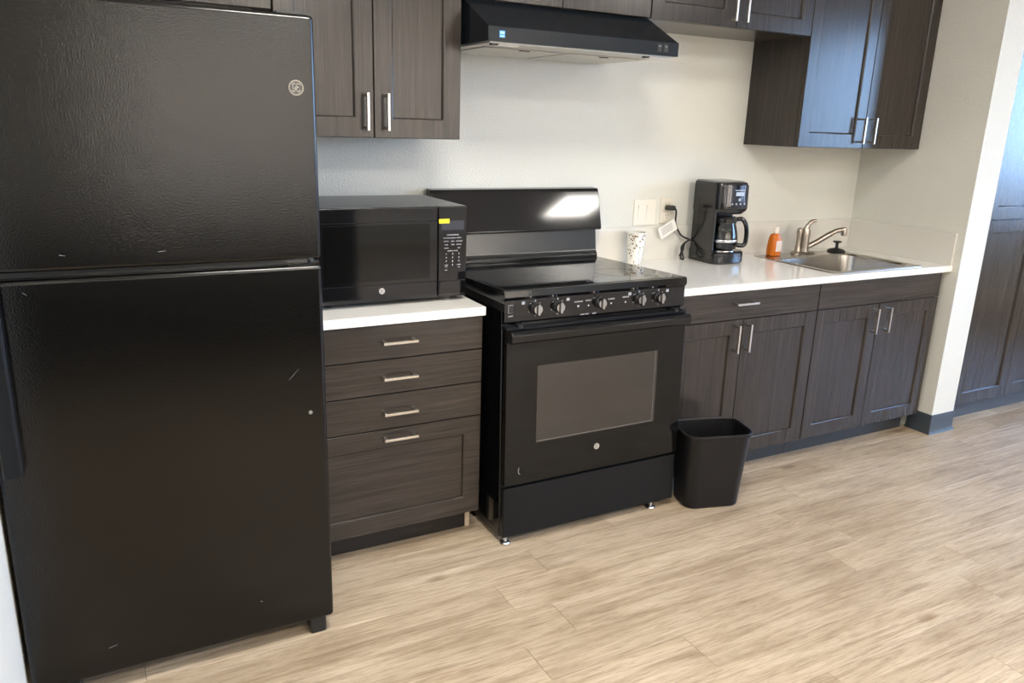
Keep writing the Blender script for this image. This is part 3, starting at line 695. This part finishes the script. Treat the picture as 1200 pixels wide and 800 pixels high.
for k, ch in enumerate('123456789'):
    text_bm(bm, ch, kcol[k % 3], my, kt-.063-(k//3)*.0125, .0080)
text_bm(bm, '0', kcol[1], my, kt-.1005, .0080); text_bm(bm, 'CLEAR', kcol[0], my, kt-.1005, .0046); text_bm(bm, 'OFF', kcol[0], my, kt-.106, .0046)
text_bm(bm, 'START', kcol[2], my, kt-.1005, .0046); text_bm(bm, '+30', kcol[2], my, kt-.109, .0052); text_bm(bm, 'ADD', kcol[0], my, kt-.117, .0046)
obj('keypad_print', bm, white_print, mk)
for x in (mx0+.05, mx1-.05):
    for y in (my+.055, mb-.05):
        bm = B(); lathe(bm, (x, y), [(.014, CZ+.0005), (.016, CZ+.016)], 14); obj('foot', bm, edge_blk if x < -.3 else mat('grey_foot', (.45, .45, .44), .5), mw)

# ------------------------------------------------------------------ range (tilted slightly back on its raised front feet)
W = .757
rg = thing('range', 'black electric range with glass cooktop between the two counters', 'stove', (0, 0, 0))
rb = B(); box(rb, .002, W-.002, -.635, -.004, .03, .862, .003, 1); obj('body', rb, paint_smooth, rg)
obj('base_skirt', box(B(), .004, .018, -.625, -.01, .006, .03), edge_blk, rg); obj('base_skirt', box(B(), W-.018, W-.004, -.625, -.01, .02, .03), edge_blk, rg)
bm = B(); b2 = bmesh.new(); prism(b2, [(-.060, .860), (-.645, .860), (-.652, .856), (-.658, .866), (-.656, .886), (-.648, .8895), (-.060, .8895)], 0, W); merge(bm, b2)
ck = obj('cooktop_frame', bm, paint_smooth, rg)
obj('cooktop_glass', box(B(), .012, W-.012, -.640, -.072, .887, .8905, .001, 1), glass_blk, ck)
def flat_ring(x, y, r, w=.0012, z=.8906):
    bm = B()
    n = 48; lp = [[(x+q*math.cos(2*PI*k/n), y+q*math.sin(2*PI*k/n), zz) for k in range(n)] for q, zz in ((r-w, z), (r-w, z+.0002), (r+w, z+.0002), (r+w, z))]
    obj('burner_ring', loft(bm, lp, wrap=True), ring_m, ck)
for x, y, r in ((.19, -.47, .098), (.19, -.47, .060), (.575, -.47, .085), (.19, -.20, .080), (.575, -.20, .098), (.575, -.20, .060)): flat_ring(x, y, r)
bm = B(); text_bm(bm, 'HOT SURFACE', 0, 0, 0, .008); bmesh.ops.rotate(bm, verts=bm.verts[:], cent=(0, 0, 0), matrix=Matrix.Rotation(-PI/2, 3, 'X')); bmesh.ops.translate(bm, verts=bm.verts[:], vec=(.378, -.60, .8908)); obj('cooktop_print', bm, grey_print, ck)
# control panel
cp = obj('control_panel', prism(B(), [(-.60, .776), (-.640, .776), (-.650, .783), (-.652, .855), (-.60, .860)], .003, W-.003, .001), paint_smooth, rg)
kz, kyy = .822, -.6515
for x in (.118, .205, .375, .545, .632):
    bm = B(); cyl_y(bm, x, kz, kyy, kyy-.007, .0205, 28, .0195); kn_ = obj('knob', bm, edge_blk, rg)
    bm = B(); cyl_y(bm, x, kz, kyy-.007, kyy-.024, .0175, 28, .0155); obj('knob_cap', bm, knob_m, kn_)
    obj('knob_grip', box(B(), x-.0045, x+.0045, kyy-.032, kyy-.006, kz-.0185, kz+.0185, .0015, 1), knob_m, kn_)
bm = B()
for x in (.118, .205, .545, .632):
    box(bm, x-.002, x+.002, kyy-.0012, kyy+.002, kz+.0235, kz+.030)
    for a in range(5):
        an = PI*.75+a*PI*.375; box(bm, x+.0255*math.cos(an)-.0014, x+.0255*math.cos(an)+.0014, kyy-.001, kyy+.002, kz+.0255*math.sin(an)-.0014, kz+.0255*math.sin(an)+.0014)
for x, s in ((.157, 'REAR'), (.590, 'FRONT')): pass
for x in (.072, .246, .504, .672): box(bm, x-.006, x+.006, kyy-.0012, kyy+.002, kz+.017, kz+.027)
obj('dial_print', bm, grey_print, cp)
bm = B()
text_bm(bm, 'COOKTOP', .288, kyy-.0008, kz+.010, .007); text_bm(bm, 'ON', .288, kyy-.0008, kz-.004, .006)
text_bm(bm, 'OVEN ON', .322, kyy-.0008, kz+.010+.0, .001)
text_bm(bm, 'PREHEAT', .330, kyy-.0008, kz+.012, .006); text_bm(bm, 'LOCKED', .425, kyy-.0008, kz+.010, .007); text_bm(bm, 'SURFACE', .487, kyy-.0008, kz+.012, .007)
for x in (.288, .330, .425, .487): cyl_y(bm, x, kz-.006, kyy, kyy-.0012, .0026, 10)
text_bm(bm, 'OVEN TEMP', .315, kyy-.0008, kz-.036, .0065); text_bm(bm, 'BAKE', .355, kyy-.0008, kz-.036, .0065); text_bm(bm, 'LIGHT', .026, kyy-.0008, kz-.019, .0065)
obj('panel_print', bm, white_print, cp)
bm = B(); box(bm, .017, .035, kyy-.001, kyy+.002, kz-.009, kz+.019, .001, 1); sw2 = obj('light_rocker', bm, grey_print, cp)
obj('rocker_cap', box(B(), .0185, .0335, kyy-.004, kyy, kz-.0075, kz+.0175, .001, 1), edge_blk, sw2)
# oven door
od = obj('oven_door', box(B(), .003, W-.003, -.670, -.638, .208, .755, .003, 2), glass_door, rg)
ow2 = obj('oven_window', box(B(), .122, .632, -.6712, -.668, .352, .628), oven_win, od)
bm = B()
for a in ((.620, .6225, .356, .626), (.126, .6225, .356, .3585)): box(bm, a[0], a[1], -.6716, -.670, a[2], a[3])
obj('window_inner_frame', bm, mat('window_frame_grey', (.10, .095, .09), .3), ow2)
badge(od, .3775, .296, -.670, .0115, nickel, nickel, grey_print)
bm = B(); prism(bm, [(-.668, .718), (-.692, .718), (-.703, .726), (-.705, .748), (-.698, .757), (-.668, .757)], .006, W-.006, .0015); hnd = obj('handle', bm, paint_smooth, od)
bm = B(); box(bm, .003, W-.003, -.668, -.60, .757, .770, .002, 1); obj('vent_trim', bm, satin_blk, rg)
for x in (.045, W-.06): obj('handle_standoff', box(B(), x, x+.018, -.672, -.645, .764, .777, .002, 1), edge_blk, od)
bm = B(); tube(bm, curve_pts([(.062, -.6704, .245), (.056, -.6704, .255), (.058, -.6704, .27)], 4), .0012, 5); obj('door_scratch', bm, grey_print, od)
obj('storage_drawer', box(B(), .003, W-.003, -.664, -.636, .012, .196, .003, 2), satin_blk, rg)
obj('drawer_gap', box(B(), .006, W-.006, -.645, -.634, .19, .212), edge_blk, rg)
TILT = math.radians(1.8); OFFY, OFFZ = -.04, 0.
rg.location = (0, OFFY, OFFZ); rg.rotation_euler.x = -TILT
def foot_z(y): return -(-y*math.sin(TILT)+OFFZ)/math.cos(TILT)+.0006
for x, y in ((.024, -.640), (.668, -.640)):
    z0 = foot_z(y); bm = B()
    lathe(bm, (x, y), [(.018, z0), (.019, z0+.002), (.016, z0+.006), (.007, z0+.008), (.0065, .03)], 16); obj('levelling_foot', bm, zinc, rg)
for x in (.03, .727):
    z0 = foot_z(-.06); bm = B(); lathe(bm, (x, -.06), [(.016, z0), (.016, z0+.006), (.006, z0+.008), (.006, .031)], 12); obj('levelling_foot', bm, zinc, rg)
# backguard
bm = B(); prism(bm, [(-.008, .86), (-.066, .86), (-.070, .905), (-.062, .914), (-.060, .922), (-.050, 1.012), (-.008, 1.012)], .004, W-.004); bgd = obj('backguard', bm, mat('backguard_enamel', (.008, .010, .012), .2, spec=.9), rg)
bm = B(); b2 = bmesh.new(); prism(b2, [(-.008, 1.006), (-.055, 1.006), (-.086, 1.008), (-.089, 1.017), (-.055, 1.165), (-.048, 1.178), (-.008, 1.182)], -.010, W+.002)
bmesh.ops.bevel(b2, geom=[e for e in b2.edges if abs(e.verts[0].co.x-e.verts[1].co.x) < 1e-5], offset=.005, segments=3, profile=.5, affect='EDGES'); merge(bm, b2)
obj('control_hood', bm, paint_smooth, bgd)
obj('trim_strip', box(B(), .004, W-.004, -.074, -.05, .8895, .903, .003, 2), paint_smooth, bgd)

# ------------------------------------------------------------------ range hood
hx0, hx1, hf, hz = .001, .762, -.505, 1.6815
hd_ = thing('range_hood', 'black slanted under-cabinet range hood above the range', 'range hood', ((hx0+hx1)/2, -.02, hz))
bm = B()
# open-bottom shell: two sides, slanted top, front lip, back
prism(bm, [(-.002, hz), (hf, hz), (hf, hz+.0455), (hf+.012, hz+.051), (-.315, hz+.1445), (-.002, hz+.1445)], hx0, hx1, .0015)
obj('shell', bm, hood_m, hd_)
bm = B(); box(bm, hx0+.014, hx1-.014, hf+.014, -.014, hz-.003, hz-.0002); pan = obj('underside_panel', bm, filter_m, hd_)
for a, b in ((.06, .372), (.390, .702)):
    bm = B(); box(bm, a, b, -.36, -.06, hz-.0065, hz-.003, .0015, 1); fl = obj('grease_filter', bm, filter_m, pan)
    bm = B()
    box(bm, (a+b)/2-.02, (a+b)/2+.02, -.352, -.346, hz-.009, hz-.0065); obj('filter_tab', bm, satin_blk, fl)
bm = B()
for a in (.05, .655): box(bm, a, a+.075, hf+.025, hf+.075, hz-.009, hz-.003, .002, 1)
obj('lamp_lens', bm, lens_m, pan)
for a in (.030, .640):
    obj('lens_clip', box(B(), a, a+.020, hf+.03, hf+.05, hz-.008, hz-.003), edge_blk, pan)
st = obj('energy_sticker', box(B(), .040, .060, hf-.0008, hf+.001, hz+.0125, hz+.0335), blue_st, hd_)
bm = B(); box(bm, .0425, .0575, hf-.0012, hf-.0006, hz+.023, hz+.031); box(bm, .0425, .0575, hf-.0012, hf-.0006, hz+.0145, hz+.019)
obj('sticker_print', bm, lblue, st)
for x in (.674, .702):
    rk = obj('rocker_switch', box(B(), x-.009, x+.009, hf-.004, hf+.001, hz+.012, hz+.036, .0015, 1), edge_blk, hd_)
    bm = B(); box(bm, x-.0105, x+.0105, hf-.0012, hf+.0005, hz+.010, hz+.038); obj('switch_frame', bm, ring_m, rk)
    bm = B(); text_bm(bm, 'I O', x, hf-.0042, hz+.030, .006); obj('switch_print', bm, white_print, rk)
for o in C.objects:
    if '_o' in o: del o['_o']
